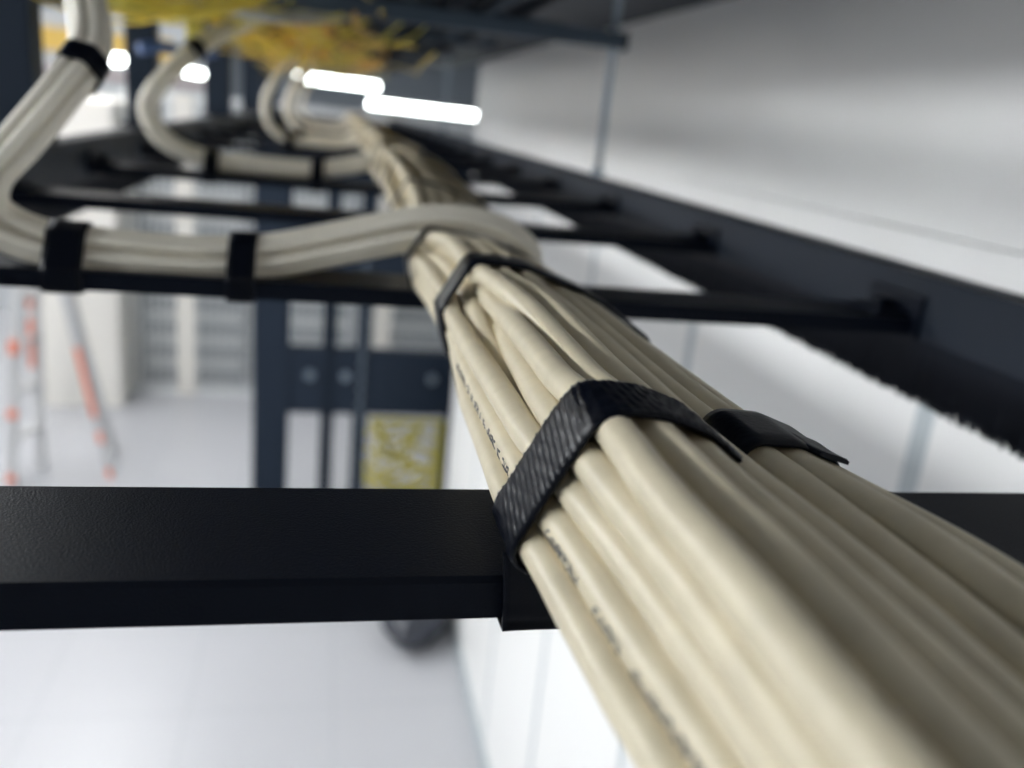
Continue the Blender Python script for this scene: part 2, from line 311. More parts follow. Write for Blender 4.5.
# cross-section positions (x, z) of each cable of the main run at the stations above, tenths of a millimetre
BUNDLE = {
 'N1': [468,-795,468,-795,468,-796,469,-796,469,-797,469,-798,470,-798,470,-799,471,-800,471,-801,472,-801,473,-802,473,-802,474,-802,473,-801,467,-803,459,-806,454,-808,450,-811,446,-813,443,-816,439,-820,435,-825,434,-830,436,-834,440,-837,445,-841,449,-845,454,-850,458,-855,462,-860,466,-864,472,-867,479,-868,487,-867,494,-865,501,-862,507,-858,512,-853,514,-848,512,-845,507,-846,505,-848,506,-849,506,-849,506,-849,504,-849,502,-848,498,-848,495,-847,494,-847,496,-847,500,-847,503,-847,506,-846,507,-845,508,-844,508,-842],
 'N2': [499,-727,499,-728,500,-728,500,-729,501,-730,502,-730,502,-731,503,-732,504,-733,505,-734,506,-736,507,-737,509,-737,509,-737,506,-737,499,-739,492,-741,486,-743,482,-745,478,-747,475,-750,470,-753,465,-758,461,-762,460,-764,461,-767,463,-770,464,-773,466,-777,469,-782,471,-786,473,-789,476,-792,477,-794,480,-794,483,-793,487,-791,490,-788,492,-784,493,-780,493,-777,493,-776,493,-775,493,-776,494,-776,494,-775,494,-775,494,-775,494,-774,494,-774,494,-773,493,-773,493,-773,493,-773,493,-773,492,-772,491,-771,491,-770],
 'N3': [532,-662,532,-662,532,-662,532,-663,532,-663,531,-663,531,-664,531,-664,531,-665,531,-666,530,-667,530,-668,528,-669,526,-669,524,-669,520,-671,517,-674,515,-676,511,-678,507,-681,501,-683,495,-685,488,-688,480,-691,475,-693,472,-695,472,-697,472,-700,473,-703,474,-706,474,-710,475,-714,475,-716,475,-718,475,-719,475,-719,474,-718,475,-716,478,-712,483,-707,485,-704,482,-703,480,-702,479,-702,479,-702,479,-702,479,-702,478,-701,478,-701,478,-700,478,-700,477,-700,477,-700,477,-700,477,-699,477,-699,476,-698,476,-697],
 'N4': [510,-591,510,-591,511,-591,511,-592,511,-592,512,-592,512,-592,513,-593,513,-593,514,-594,515,-595,516,-597,517,-598,518,-599,518,-599,519,-600,519,-602,517,-604,516,-607,513,-609,512,-611,512,-614,513,-620,516,-626,520,-633,524,-638,530,-642,537,-646,544,-649,551,-653,559,-657,570,-661,583,-667,596,-674,608,-681,618,-685,624,-689,625,-691,626,-691,627,-690,627,-688,625,-686,624,-684,623,-683,622,-681,622,-680,622,-679,621,-679,621,-678,621,-678,621,-677,621,-677,621,-676,621,-676,621,-676,621,-675,620,-675,620,-675],
 'N5': [513,-517,513,-517,513,-517,512,-517,512,-517,512,-517,512,-518,512,-518,512,-519,513,-520,513,-521,514,-523,515,-526,516,-526,518,-525,520,-526,521,-529,523,-532,527,-535,534,-537,541,-539,545,-542,546,-548,544,-555,541,-561,541,-564,544,-566,546,-568,548,-571,550,-574,554,-579,560,-586,568,-597,574,-607,577,-614,581,-621,586,-626,593,-626,598,-624,600,-620,599,-617,598,-615,597,-614,595,-612,594,-611,594,-610,593,-610,592,-609,592,-608,591,-608,591,-608,590,-607,590,-607,590,-607,590,-607,589,-606,589,-606,589,-606],
 'N6': [623,-551,623,-551,623,-551,623,-551,623,-551,623,-551,623,-551,624,-551,624,-551,624,-551,624,-551,624,-552,625,-552,626,-551,627,-550,628,-550,629,-549,628,-550,628,-550,629,-549,629,-549,628,-549,625,-552,620,-556,617,-560,617,-561,618,-561,620,-560,621,-560,622,-558,620,-555,614,-549,602,-543,592,-541,586,-543,581,-547,575,-553,568,-558,563,-560,560,-558,557,-555,556,-554,554,-552,553,-551,552,-550,551,-549,550,-548,550,-548,549,-547,549,-547,548,-546,548,-546,548,-546,547,-545,547,-545,547,-545,547,-545,547,-544],
 'N7': [748,-600,748,-600,748,-600,747,-600,747,-600,747,-599,747,-599,746,-599,746,-599,745,-598,745,-598,744,-597,743,-597,742,-596,741,-595,739,-594,737,-593,734,-592,730,-592,726,-591,723,-589,722,-587,720,-585,716,-583,712,-582,708,-580,705,-577,703,-572,701,-568,700,-563,698,-559,696,-555,692,-552,685,-553,676,-556,666,-559,658,-563,653,-564,652,-564,651,-563,651,-563,652,-562,651,-562,651,-562,651,-562,651,-561,651,-561,650,-561,650,-561,650,-561,650,-560,649,-560,649,-560,649,-560,649,-560,648,-560,648,-559,648,-559],
 'N8': [853,-642,853,-642,853,-642,853,-642,853,-642,853,-642,853,-642,853,-642,853,-642,853,-642,853,-642,853,-641,852,-641,852,-641,852,-640,853,-638,852,-636,850,-635,844,-634,838,-634,831,-634,824,-632,818,-630,813,-628,809,-624,805,-619,800,-614,795,-609,789,-603,783,-598,777,-593,771,-588,765,-584,758,-581,752,-579,747,-578,743,-576,740,-575,738,-573,736,-572,735,-571,734,-570,733,-569,732,-569,731,-568,731,-568,730,-567,730,-567,729,-567,729,-566,729,-566,729,-566,729,-566,729,-566,728,-566,728,-566,728,-566,728,-566],
 'N9': [987,-674,987,-674,987,-674,987,-674,987,-674,987,-674,986,-674,986,-673,986,-673,986,-673,985,-673,985,-673,985,-672,984,-672,984,-671,983,-670,983,-668,980,-666,977,-665,972,-663,966,-661,957,-659,947,-659,934,-661,923,-661,914,-659,907,-655,900,-651,895,-647,890,-643,886,-639,883,-636,881,-633,880,-631,879,-630,879,-629,879,-627,879,-626,879,-625,879,-625,878,-624,878,-624,878,-624,878,-624,877,-624,877,-624,877,-624,877,-624,877,-624,877,-624,877,-624,877,-624,877,-624,877,-624,877,-624,877,-624,877,-624,877,-624],
 'N10': [1085,-659,1085,-659,1085,-658,1085,-658,1084,-658,1084,-658,1084,-658,1083,-657,1083,-657,1082,-657,1081,-656,1080,-655,1079,-655,1078,-654,1077,-653,1075,-652,1073,-651,1069,-649,1063,-649,1055,-652,1044,-655,1033,-659,1021,-662,1010,-665,999,-667,990,-667,983,-665,978,-662,973,-659,970,-656,966,-653,963,-651,961,-649,959,-647,957,-646,955,-646,953,-646,952,-646,951,-647,951,-647,950,-647,950,-647,950,-647,950,-647,950,-647,950,-646,950,-646,949,-646,949,-646,949,-646,949,-646,949,-646,949,-646,949,-646,949,-646,949,-646,949,-646,949,-646],
 'N11': [1160,-668,1160,-668,1160,-668,1159,-668,1159,-668,1159,-667,1158,-667,1158,-667,1157,-667,1157,-666,1156,-666,1155,-666,1154,-665,1153,-664,1151,-664,1149,-663,1147,-662,1142,-663,1136,-666,1126,-671,1115,-677,1103,-683,1091,-688,1080,-690,1069,-692,1060,-693,1053,-692,1047,-690,1042,-688,1037,-687,1033,-686,1029,-685,1026,-684,1024,-683,1022,-682,1021,-681,1020,-680,1019,-680,1019,-679,1019,-679,1019,-679,1019,-679,1018,-679,1018,-678,1018,-678,1018,-678,1018,-678,1018,-678,1018,-678,1018,-678,1018,-678,1018,-678,1018,-678,1018,-678,1018,-678,1018,-678,1018,-678,1018,-678],
 'M4': [564,-766,564,-767,565,-767,565,-768,566,-769,567,-769,568,-770,569,-771,570,-772,571,-773,572,-773,573,-774,575,-775,575,-774,573,-773,570,-770,567,-768,564,-765,562,-763,559,-760,557,-757,555,-755,552,-751,550,-748,547,-744,544,-740,542,-737,541,-734,541,-732,543,-732,545,-731,547,-730,548,-727,548,-721,547,-712,548,-703,549,-696,550,-689,552,-683,553,-678,552,-676,551,-674,550,-672,549,-671,548,-670,547,-670,547,-669,547,-669,546,-669,546,-668,546,-668,546,-668,546,-668,546,-668,546,-668,546,-668,546,-668,546,-668],
 'F0': [536,-902,537,-900,538,-899,539,-897,539,-896,539,-895,539,-894,538,-893,538,-893,537,-893,536,-893,536,-894,535,-895,534,-895,533,-896,532,-897,531,-898,530,-899,529,-900,529,-900,528,-901,527,-901,527,-902,527,-902,528,-902,529,-902,530,-902,533,-902,536,-902,539,-902,543,-902,546,-902,549,-902,553,-902,557,-902,561,-902,565,-902,568,-902,569,-901,570,-896,570,-884,573,-867,578,-851,585,-840,595,-834,606,-834,617,-839,625,-849,630,-861,630,-875,626,-888,620,-897,610,-901,597,-902,582,-902,569,-902,560,-902,555,-902],
 'F1': [616,-889,616,-890,615,-892,615,-894,615,-896,614,-897,614,-899,613,-900,612,-901,612,-902,611,-902,610,-902,610,-902,609,-902,608,-902,607,-902,606,-902,606,-902,606,-902,606,-901,607,-901,608,-900,610,-899,611,-898,612,-896,614,-895,615,-893,615,-891,616,-889,617,-887,618,-884,619,-881,621,-878,623,-875,625,-872,628,-870,630,-868,633,-868,635,-870,636,-875,636,-884,633,-895,627,-901,619,-902,608,-902,595,-902,583,-900,572,-895,565,-885,562,-872,564,-858,570,-846,577,-838,588,-834,601,-838,612,-849,621,-866,626,-886],
 'F2': [690,-902,690,-902,690,-902,690,-902,690,-902,689,-902,689,-902,689,-902,688,-902,688,-902,688,-902,688,-901,689,-901,690,-900,691,-899,691,-898,692,-898,692,-897,692,-896,692,-895,692,-894,692,-894,692,-893,692,-893,692,-893,691,-893,691,-894,691,-895,691,-896,692,-897,692,-898,692,-900,693,-901,693,-902,694,-902,695,-902,697,-902,698,-902,701,-902,703,-902,705,-902,704,-902,700,-902,696,-902,694,-902,692,-902,692,-902,693,-902,695,-902,698,-902,698,-902,697,-902,696,-902,696,-902,696,-902,697,-902,698,-902,700,-902],
 'F3': [766,-902,766,-902,766,-902,766,-901,767,-900,767,-899,768,-898,768,-897,768,-896,768,-895,768,-894,768,-894,768,-893,768,-893,768,-893,767,-893,767,-894,767,-894,767,-895,767,-896,767,-897,767,-899,767,-900,766,-901,766,-901,766,-902,766,-902,766,-902,766,-902,766,-902,767,-902,767,-902,768,-902,769,-902,769,-902,771,-902,772,-902,774,-901,775,-900,777,-898,778,-896,777,-895,775,-893,772,-891,770,-890,768,-887,767,-885,767,-882,767,-879,768,-877,768,-875,767,-875,767,-875,766,-875,767,-874,767,-874,768,-873,769,-872],
 'F4': [844,-899,844,-898,844,-897,844,-897,844,-896,844,-896,844,-896,844,-897,844,-897,843,-898,843,-899,843,-900,843,-901,843,-901,842,-902,842,-902,842,-902,842,-902,842,-902,842,-902,842,-902,842,-902,842,-902,842,-902,842,-902,842,-902,842,-902,842,-902,842,-902,842,-902,843,-902,843,-902,844,-902,845,-902,845,-902,847,-902,848,-902,849,-902,851,-902,852,-902,852,-902,851,-902,849,-902,846,-902,844,-902,842,-902,841,-902,839,-902,839,-902,838,-902,838,-902,837,-902,836,-902,836,-902,836,-902,837,-902,837,-902,838,-902],
 'F5': [919,-890,919,-892,919,-894,919,-896,919,-898,919,-900,919,-901,919,-902,919,-902,919,-902,919,-902,918,-902,918,-902,918,-902,918,-902,918,-902,918,-902,918,-902,918,-901,918,-900,918,-899,918,-898,918,-897,918,-895,918,-893,917,-891,917,-889,916,-887,916,-884,915,-881,915,-879,914,-876,914,-873,913,-870,912,-868,912,-865,911,-862,911,-860,911,-857,910,-856,910,-855,909,-856,908,-857,907,-859,906,-862,906,-865,906,-868,907,-872,908,-875,908,-879,909,-882,909,-886,910,-890,910,-893,911,-895,912,-898,913,-900,914,-902],
 'F6': [993,-902,994,-902,994,-902,994,-902,994,-902,994,-902,994,-902,995,-902,995,-902,995,-901,995,-901,996,-900,996,-899,996,-898,996,-897,996,-896,996,-896,996,-895,996,-894,995,-894,995,-894,995,-893,994,-894,994,-894,993,-894,993,-895,992,-896,991,-897,990,-898,988,-899,987,-900,985,-901,983,-902,981,-902,979,-902,977,-902,975,-902,972,-902,971,-902,969,-902,968,-902,967,-902,967,-902,968,-902,970,-902,971,-902,973,-902,975,-902,978,-902,980,-902,982,-902,983,-902,984,-902,985,-902,986,-902,987,-902,988,-902,989,-902],
 'F7': [1069,-902,1070,-902,1071,-901,1072,-900,1073,-899,1074,-898,1075,-897,1074,-896,1074,-896,1073,-895,1073,-895,1073,-895,1072,-895,1072,-896,1072,-896,1072,-897,1072,-898,1071,-899,1071,-900,1070,-900,1070,-901,1070,-902,1069,-902,1069,-902,1068,-902,1068,-902,1067,-902,1066,-902,1065,-902,1063,-902,1062,-902,1060,-902,1058,-902,1056,-902,1054,-902,1052,-901,1049,-900,1047,-898,1045,-895,1043,-892,1041,-888,1039,-883,1038,-879,1037,-874,1036,-870,1036,-866,1035,-862,1035,-859,1035,-856,1035,-853,1034,-851,1034,-849,1033,-847,1033,-846,1032,-845,1031,-843,1030,-842,1028,-841],
 'F8': [1161,-901,1159,-901,1157,-900,1156,-900,1154,-900,1152,-900,1151,-901,1150,-901,1149,-901,1149,-902,1148,-902,1148,-902,1147,-902,1147,-902,1147,-902,1147,-902,1147,-902,1147,-902,1146,-902,1146,-902,1146,-902,1145,-902,1145,-902,1144,-902,1144,-902,1143,-902,1143,-902,1142,-902,1141,-902,1139,-902,1138,-902,1136,-902,1134,-901,1133,-901,1130,-901,1128,-901,1126,-901,1123,-902,1120,-902,1117,-902,1115,-902,1112,-902,1109,-902,1106,-902,1104,-902,1101,-902,1099,-902,1096,-902,1094,-902,1091,-902,1089,-902,1087,-902,1085,-902,1083,-902,1080,-902,1078,-902,1075,-902,1073,-902],
 'F9': [1237,-902,1235,-902,1233,-902,1231,-902,1229,-902,1228,-902,1226,-902,1225,-902,1225,-902,1224,-902,1224,-902,1223,-902,1223,-902,1223,-902,1223,-902,1224,-902,1224,-902,1225,-902,1226,-901,1227,-901,1229,-901,1229,-900,1230,-900,1231,-899,1231,-899,1230,-899,1229,-899,1228,-899,1226,-899,1223,-899,1220,-900,1217,-900,1214,-901,1210,-901,1207,-902,1204,-902,1201,-902,1198,-902,1196,-902,1193,-902,1190,-902,1187,-902,1184,-902,1182,-902,1179,-902,1176,-902,1174,-902,1171,-902,1169,-902,1167,-902,1165,-902,1164,-902,1163,-902,1162,-902,1162,-902,1163,-901,1164,-901,1165,-900],
 'G41': [556,-572,557,-572,559,-572,563,-572,568,-572,573,-573,576,-573,578,-574,579,-574,579,-575,580,-576,580,-579,580,-581,580,-581,580,-581,580,-582,579,-584,579,-587,580,-591,585,-592,590,-594,593,-597,591,-603,587,-610,584,-617,583,-621,586,-622,589,-624,592,-627,596,-630,601,-635,608,-643,619,-654,627,-663,633,-671,639,-678,646,-683,655,-683,662,-680,665,-676,665,-673,664,-671,663,-669,661,-668,659,-667,656,-666,654,-665,651,-665,648,-664,645,-664,642,-663,640,-663,637,-663,635,-663,634,-662,632,-662,632,-662,631,-662],
 'G42': [635,-627,633,-627,630,-628,626,-628,622,-628,617,-628,613,-629,612,-629,611,-630,610,-631,610,-632,611,-634,613,-637,616,-637,620,-637,624,-637,627,-640,632,-643,638,-646,647,-648,657,-649,664,-652,666,-658,664,-666,661,-673,661,-677,663,-679,665,-680,666,-683,667,-687,669,-691,672,-699,678,-710,681,-720,682,-728,683,-735,686,-740,692,-740,696,-736,697,-732,696,-729,695,-727,694,-725,693,-724,693,-723,694,-722,695,-721,697,-721,698,-720,700,-720,702,-719,704,-719,706,-719,707,-719,709,-718,709,-718,710,-718,710,-718],
 'G43': [665,-683,666,-683,669,-683,673,-683,678,-683,682,-684,686,-684,687,-684,688,-685,689,-686,689,-688,689,-690,689,-693,689,-693,690,-692,690,-693,689,-695,688,-699,690,-702,695,-703,701,-704,703,-707,702,-714,697,-722,692,-729,691,-733,694,-735,697,-737,700,-739,704,-743,708,-748,716,-756,726,-767,734,-777,740,-785,745,-792,752,-797,762,-796,770,-793,773,-788,774,-785,773,-783,771,-781,770,-780,767,-779,765,-778,762,-777,760,-777,757,-776,754,-776,751,-775,749,-775,746,-775,744,-775,742,-774,741,-774,740,-774,740,-774],
 'G51': [675,-602,680,-602,685,-602,689,-602,692,-603,694,-603,693,-603,693,-603,691,-603,690,-603,688,-603,686,-603,684,-603,683,-603,682,-602,681,-601,680,-601,677,-602,676,-602,676,-601,676,-600,675,-600,672,-603,668,-608,666,-612,667,-614,671,-613,675,-613,679,-612,682,-610,683,-607,678,-601,668,-595,659,-593,654,-596,649,-600,643,-607,636,-613,630,-615,625,-613,621,-610,617,-609,614,-607,610,-606,607,-605,603,-604,600,-603,598,-603,595,-602,594,-602,592,-601,591,-601,591,-601,591,-600,592,-600,593,-600,594,-600,596,-599],
 'G52': [746,-654,742,-654,737,-654,733,-654,730,-654,728,-654,729,-654,730,-654,731,-655,733,-655,735,-655,738,-655,741,-655,744,-654,748,-653,752,-652,754,-652,755,-653,756,-653,758,-652,759,-651,758,-651,753,-655,746,-660,741,-665,739,-666,739,-666,738,-665,738,-664,736,-662,732,-659,723,-653,709,-647,697,-646,689,-649,683,-654,675,-661,668,-667,663,-670,660,-668,660,-665,660,-664,660,-662,661,-661,663,-660,664,-659,666,-658,667,-658,668,-657,669,-657,670,-656,670,-656,670,-656,669,-655,668,-655,667,-655,665,-655,663,-654],
 'G53': [792,-706,797,-706,802,-706,806,-706,809,-706,811,-706,810,-706,810,-706,808,-706,807,-706,805,-706,803,-707,801,-707,800,-706,799,-705,798,-704,797,-703,795,-704,793,-704,794,-703,794,-702,793,-703,789,-706,784,-712,781,-717,783,-719,787,-718,791,-717,795,-716,798,-714,799,-711,795,-705,784,-700,774,-699,768,-702,763,-707,755,-715,747,-722,740,-725,735,-723,731,-720,728,-719,724,-717,721,-716,717,-715,714,-714,711,-713,708,-713,706,-712,704,-712,703,-711,702,-711,701,-711,702,-710,702,-710,703,-710,705,-710,706,-710],
 'G61': [814,-649,818,-649,820,-649,820,-649,819,-649,815,-648,811,-648,808,-648,805,-647,802,-647,800,-647,797,-646,795,-646,792,-645,790,-644,788,-643,785,-642,783,-641,780,-641,778,-640,777,-639,777,-636,778,-634,777,-632,774,-631,772,-629,772,-626,772,-622,772,-617,772,-612,771,-608,769,-603,765,-601,757,-602,746,-605,734,-610,724,-613,717,-615,713,-615,710,-614,708,-614,706,-613,703,-613,701,-613,700,-613,699,-612,698,-612,697,-612,698,-612,698,-612,699,-611,701,-611,702,-611,704,-611,706,-611,709,-611,711,-610,713,-610],
 'G62': [864,-698,860,-698,858,-698,857,-698,858,-697,861,-697,865,-697,867,-697,869,-696,871,-696,872,-695,874,-695,875,-694,875,-694,874,-693,872,-692,870,-691,866,-690,861,-690,856,-689,851,-688,848,-685,844,-683,838,-682,831,-680,824,-679,819,-675,815,-671,813,-666,810,-661,808,-657,806,-652,803,-649,796,-651,786,-655,777,-660,770,-664,767,-666,768,-666,770,-665,772,-665,775,-664,777,-664,778,-664,780,-664,780,-663,781,-663,780,-663,780,-663,779,-663,777,-662,775,-662,773,-662,771,-662,768,-662,765,-662,763,-661,761,-661],
 'G63': [936,-747,939,-747,942,-746,942,-746,940,-746,937,-746,932,-746,930,-745,927,-745,924,-745,921,-744,919,-744,916,-743,914,-743,912,-742,909,-741,907,-740,904,-739,901,-739,899,-739,898,-737,898,-735,899,-732,898,-731,895,-730,893,-728,892,-725,893,-720,893,-715,893,-710,893,-705,891,-701,887,-698,878,-700,866,-704,854,-710,842,-715,835,-717,831,-717,828,-716,826,-716,824,-715,821,-715,820,-715,818,-715,817,-714,816,-714,816,-714,816,-714,816,-713,817,-713,819,-713,820,-713,822,-713,825,-713,827,-712,829,-712,831,-712],
 'G71': [928,-689,927,-689,925,-689,921,-689,917,-689,912,-689,908,-689,906,-689,905,-689,904,-689,903,-688,903,-688,903,-688,904,-688,906,-687,908,-685,910,-683,909,-681,907,-681,902,-681,897,-681,893,-680,888,-678,885,-675,882,-671,878,-667,874,-662,869,-656,862,-651,855,-645,848,-640,839,-635,831,-631,822,-629,814,-627,806,-625,799,-624,795,-622,791,-621,788,-620,785,-619,784,-618,782,-617,782,-616,782,-616,783,-615,784,-615,786,-615,787,-614,790,-614,792,-614,794,-614,796,-614,798,-614,799,-614,801,-614,801,-613,802,-613],
 'G72': [966,-736,967,-736,969,-736,972,-736,977,-736,982,-736,986,-736,987,-736,988,-736,989,-735,989,-735,989,-735,988,-735,987,-735,986,-734,985,-731,982,-729,977,-728,970,-728,960,-728,950,-728,942,-727,933,-726,927,-723,921,-719,917,-714,912,-709,907,-704,902,-698,897,-692,893,-687,889,-682,884,-679,880,-676,876,-674,873,-673,871,-672,870,-670,870,-669,870,-668,870,-667,869,-666,868,-665,867,-664,865,-664,863,-663,861,-663,859,-663,856,-662,854,-662,851,-662,849,-662,846,-662,844,-662,842,-661,841,-661,840,-661,839,-661],
 'G73': [1052,-783,1052,-783,1050,-783,1046,-783,1041,-783,1037,-783,1032,-783,1031,-783,1029,-782,1028,-782,1028,-782,1028,-782,1028,-782,1029,-781,1031,-780,1033,-778,1035,-776,1034,-775,1031,-775,1026,-776,1021,-776,1017,-775,1012,-773,1008,-771,1005,-767,1002,-762,998,-757,993,-751,986,-745,979,-740,972,-735,963,-730,955,-726,946,-724,937,-722,929,-721,923,-720,918,-718,914,-717,911,-715,909,-714,907,-713,906,-713,905,-712,905,-712,906,-711,907,-711,909,-710,911,-710,913,-710,915,-710,917,-710,919,-710,921,-709,923,-709,924,-709,925,-709,925,-709],
 'G81': [1059,-718,1055,-718,1050,-718,1045,-718,1042,-718,1039,-718,1039,-718,1039,-717,1040,-717,1041,-717,1043,-717,1045,-717,1046,-716,1048,-716,1050,-715,1052,-714,1054,-712,1053,-710,1051,-709,1048,-707,1042,-705,1034,-703,1022,-704,1009,-706,996,-707,985,-705,976,-701,968,-697,960,-693,953,-689,947,-685,942,-682,937,-679,934,-677,933,-675,931,-674,931,-673,931,-672,931,-671,932,-670,932,-670,934,-669,936,-669,938,-669,940,-669,942,-669,944,-669,946,-669,948,-669,950,-669,951,-669,952,-669,953,-669,952,-669,952,-669,951,-669,950,-669,948,-669],
 'G82': [1108,-762,1112,-762,1117,-762,1121,-762,1125,-762,1127,-762,1127,-761,1126,-761,1125,-761,1123,-761,1121,-761,1119,-761,1116,-760,1113,-760,1110,-759,1108,-758,1105,-755,1101,-754,1096,-753,1090,-751,1083,-749,1074,-748,1063,-748,1051,-751,1040,-752,1032,-750,1027,-747,1022,-743,1019,-738,1017,-734,1016,-730,1015,-727,1015,-725,1016,-722,1017,-721,1018,-719,1018,-718,1018,-717,1018,-716,1017,-715,1015,-715,1013,-715,1011,-715,1008,-714,1006,-714,1003,-714,1001,-714,999,-714,997,-714,995,-714,994,-714,993,-714,992,-714,992,-714,993,-714,994,-714,995,-714,997,-714],
 'G83': [1188,-806,1184,-806,1179,-806,1174,-806,1170,-806,1168,-806,1168,-805,1168,-805,1169,-805,1170,-805,1172,-805,1173,-805,1175,-804,1177,-804,1179,-803,1181,-801,1183,-799,1182,-798,1180,-797,1176,-795,1171,-793,1162,-792,1150,-793,1136,-796,1123,-798,1112,-796,1103,-792,1094,-788,1087,-784,1080,-780,1073,-776,1068,-773,1064,-770,1061,-768,1059,-766,1058,-765,1058,-763,1058,-762,1058,-761,1059,-760,1060,-760,1061,-760,1063,-760,1065,-760,1067,-760,1069,-760,1071,-760,1074,-759,1076,-759,1077,-759,1078,-759,1079,-759,1080,-759,1080,-759,1079,-759,1078,-759,1077,-759,1075,-759],
 'G91': [1148,-699,1144,-699,1141,-699,1139,-699,1140,-699,1142,-698,1145,-698,1147,-698,1149,-697,1151,-697,1152,-697,1154,-696,1154,-695,1155,-694,1154,-693,1153,-692,1151,-691,1147,-690,1141,-690,1131,-693,1118,-697,1105,-701,1091,-705,1077,-708,1063,-711,1051,-711,1043,-709,1035,-705,1029,-702,1024,-699,1020,-697,1016,-694,1014,-692,1012,-691,1011,-690,1010,-690,1010,-690,1011,-690,1012,-691,1014,-691,1016,-691,1018,-691,1020,-691,1022,-691,1024,-690,1025,-690,1026,-690,1026,-690,1026,-690,1025,-690,1024,-690,1023,-690,1021,-690,1019,-690,1017,-690,1014,-690,1012,-690,1010,-690],
 'G92': [1222,-740,1226,-740,1229,-739,1230,-739,1229,-739,1226,-739,1222,-739,1219,-738,1216,-738,1213,-737,1210,-737,1207,-736,1204,-736,1201,-735,1199,-734,1196,-733,1194,-731,1191,-730,1185,-731,1177,-734,1168,-738,1158,-743,1148,-747,1138,-751,1129,-754,1122,-755,1117,-752,1114,-749,1111,-746,1109,-743,1107,-740,1105,-738,1102,-736,1100,-734,1097,-734,1094,-733,1090,-734,1087,-734,1084,-735,1081,-735,1078,-735,1076,-735,1073,-734,1071,-734,1069,-734,1068,-734,1067,-734,1066,-734,1066,-734,1067,-734,1068,-734,1069,-734,1071,-734,1073,-734,1075,-734,1078,-734,1080,-734,1082,-734],
 'G93': [1282,-780,1277,-780,1274,-780,1273,-780,1273,-779,1275,-779,1279,-779,1281,-779,1282,-778,1284,-778,1286,-777,1287,-777,1288,-776,1288,-775,1288,-774,1287,-773,1285,-772,1281,-771,1274,-771,1264,-775,1251,-780,1237,-785,1222,-790,1207,-794,1193,-797,1181,-798,1172,-796,1165,-793,1158,-790,1153,-787,1149,-784,1145,-782,1143,-780,1141,-778,1140,-777,1139,-777,1139,-777,1140,-778,1141,-778,1143,-779,1145,-779,1147,-778,1149,-778,1151,-778,1153,-778,1154,-778,1155,-778,1155,-778,1155,-778,1154,-778,1153,-778,1152,-778,1150,-778,1148,-778,1146,-778,1143,-778,1141,-778,1139,-778],
 'G101': [1216,-707,1216,-707,1217,-707,1220,-707,1224,-707,1228,-706,1233,-706,1234,-706,1235,-706,1235,-705,1235,-705,1235,-705,1233,-704,1231,-703,1229,-703,1225,-702,1221,-701,1214,-703,1205,-706,1193,-711,1179,-718,1164,-724,1150,-729,1136,-732,1124,-735,1114,-735,1106,-734,1100,-733,1095,-731,1092,-730,1089,-729,1087,-728,1085,-727,1085,-726,1086,-725,1087,-724,1088,-723,1090,-723,1091,-722,1093,-722,1094,-722,1095,-722,1095,-722,1095,-722,1094,-722,1093,-722,1092,-721,1090,-721,1088,-721,1086,-721,1083,-721,1081,-721,1079,-721,1076,-721,1074,-721,1073,-721,1072,-721,1071,-721],
 'G102': [1307,-746,1307,-746,1305,-746,1302,-746,1297,-745,1292,-745,1287,-745,1285,-745,1283,-745,1281,-744,1279,-744,1278,-743,1277,-743,1277,-742,1276,-742,1276,-741,1275,-741,1273,-742,1268,-745,1261,-751,1251,-759,1241,-766,1230,-771,1220,-774,1210,-777,1202,-778,1195,-777,1189,-776,1184,-774,1178,-773,1173,-772,1167,-771,1162,-771,1157,-770,1153,-769,1149,-768,1146,-767,1143,-766,1141,-766,1139,-765,1138,-765,1137,-765,1136,-765,1136,-765,1137,-765,1138,-765,1139,-765,1141,-765,1143,-765,1145,-765,1147,-765,1149,-765,1152,-764,1154,-764,1156,-764,1157,-764,1159,-764,1159,-764],
 'G103': [1351,-785,1351,-785,1352,-785,1355,-785,1359,-784,1364,-784,1368,-784,1369,-784,1370,-784,1371,-783,1370,-783,1370,-782,1368,-782,1366,-781,1364,-781,1360,-780,1356,-780,1349,-781,1340,-784,1327,-791,1312,-799,1297,-807,1282,-812,1268,-816,1255,-819,1244,-821,1237,-820,1230,-819,1225,-817,1222,-816,1219,-815,1217,-814,1215,-814,1215,-813,1215,-812,1217,-811,1218,-810,1220,-809,1221,-809,1223,-809,1224,-809,1225,-808,1225,-808,1225,-808,1224,-808,1223,-808,1222,-808,1220,-808,1218,-808,1216,-808,1213,-808,1211,-808,1208,-808,1206,-808,1204,-808,1203,-808,1202,-808,1201,-808],
}
CR = .0038
def squash(y, z):
    s = 1-.28*math.exp(-((y-.475)/.06)**2)
    return -.094+(z+.094)*s
paths = {}
far_y = [.56, .62, .70, .78, .88, 1.0, 1.15, 1.35, 1.6, 1.9, 2.3, 2.8, 3.4, 4.1]
FR = random.Random(11)
for k, v in BUNDLE.items():
    pts = [(v[2*i]*1e-4, BUNDLE_Y[i], squash(BUNDLE_Y[i], v[2*i+1]*1e-4)) for i in range(len(BUNDLE_Y))]
    pts = [(pts[0][0], yy, pts[0][2]) for yy in (-.85, -.5, -.25)]+pts
    x, z = pts[-1][0], v[-1]*1e-4; ph = FR.uniform(0, 6.28)
    for y in far_y:
        f = min(1, (y-.51)/.3)
        pts.append((.085+(x-.085)*(1-.06*f)+.0035*f*math.sin(ph+y*9)+.008*max(0, y-1), y, z+.0035*f*math.cos(ph*2+y*8)+(.014+.16*max(0, x-.08))*f))
    paths[k] = pts
def at_y(k, y):
    p = paths[k]
    for a, b in zip(p, p[1:]):
        if a[1] <= y <= b[1]:
            t = (y-a[1])/(b[1]-a[1]); return (a[0]+(b[0]-a[0])*t, a[2]+(b[2]-a[2])*t)
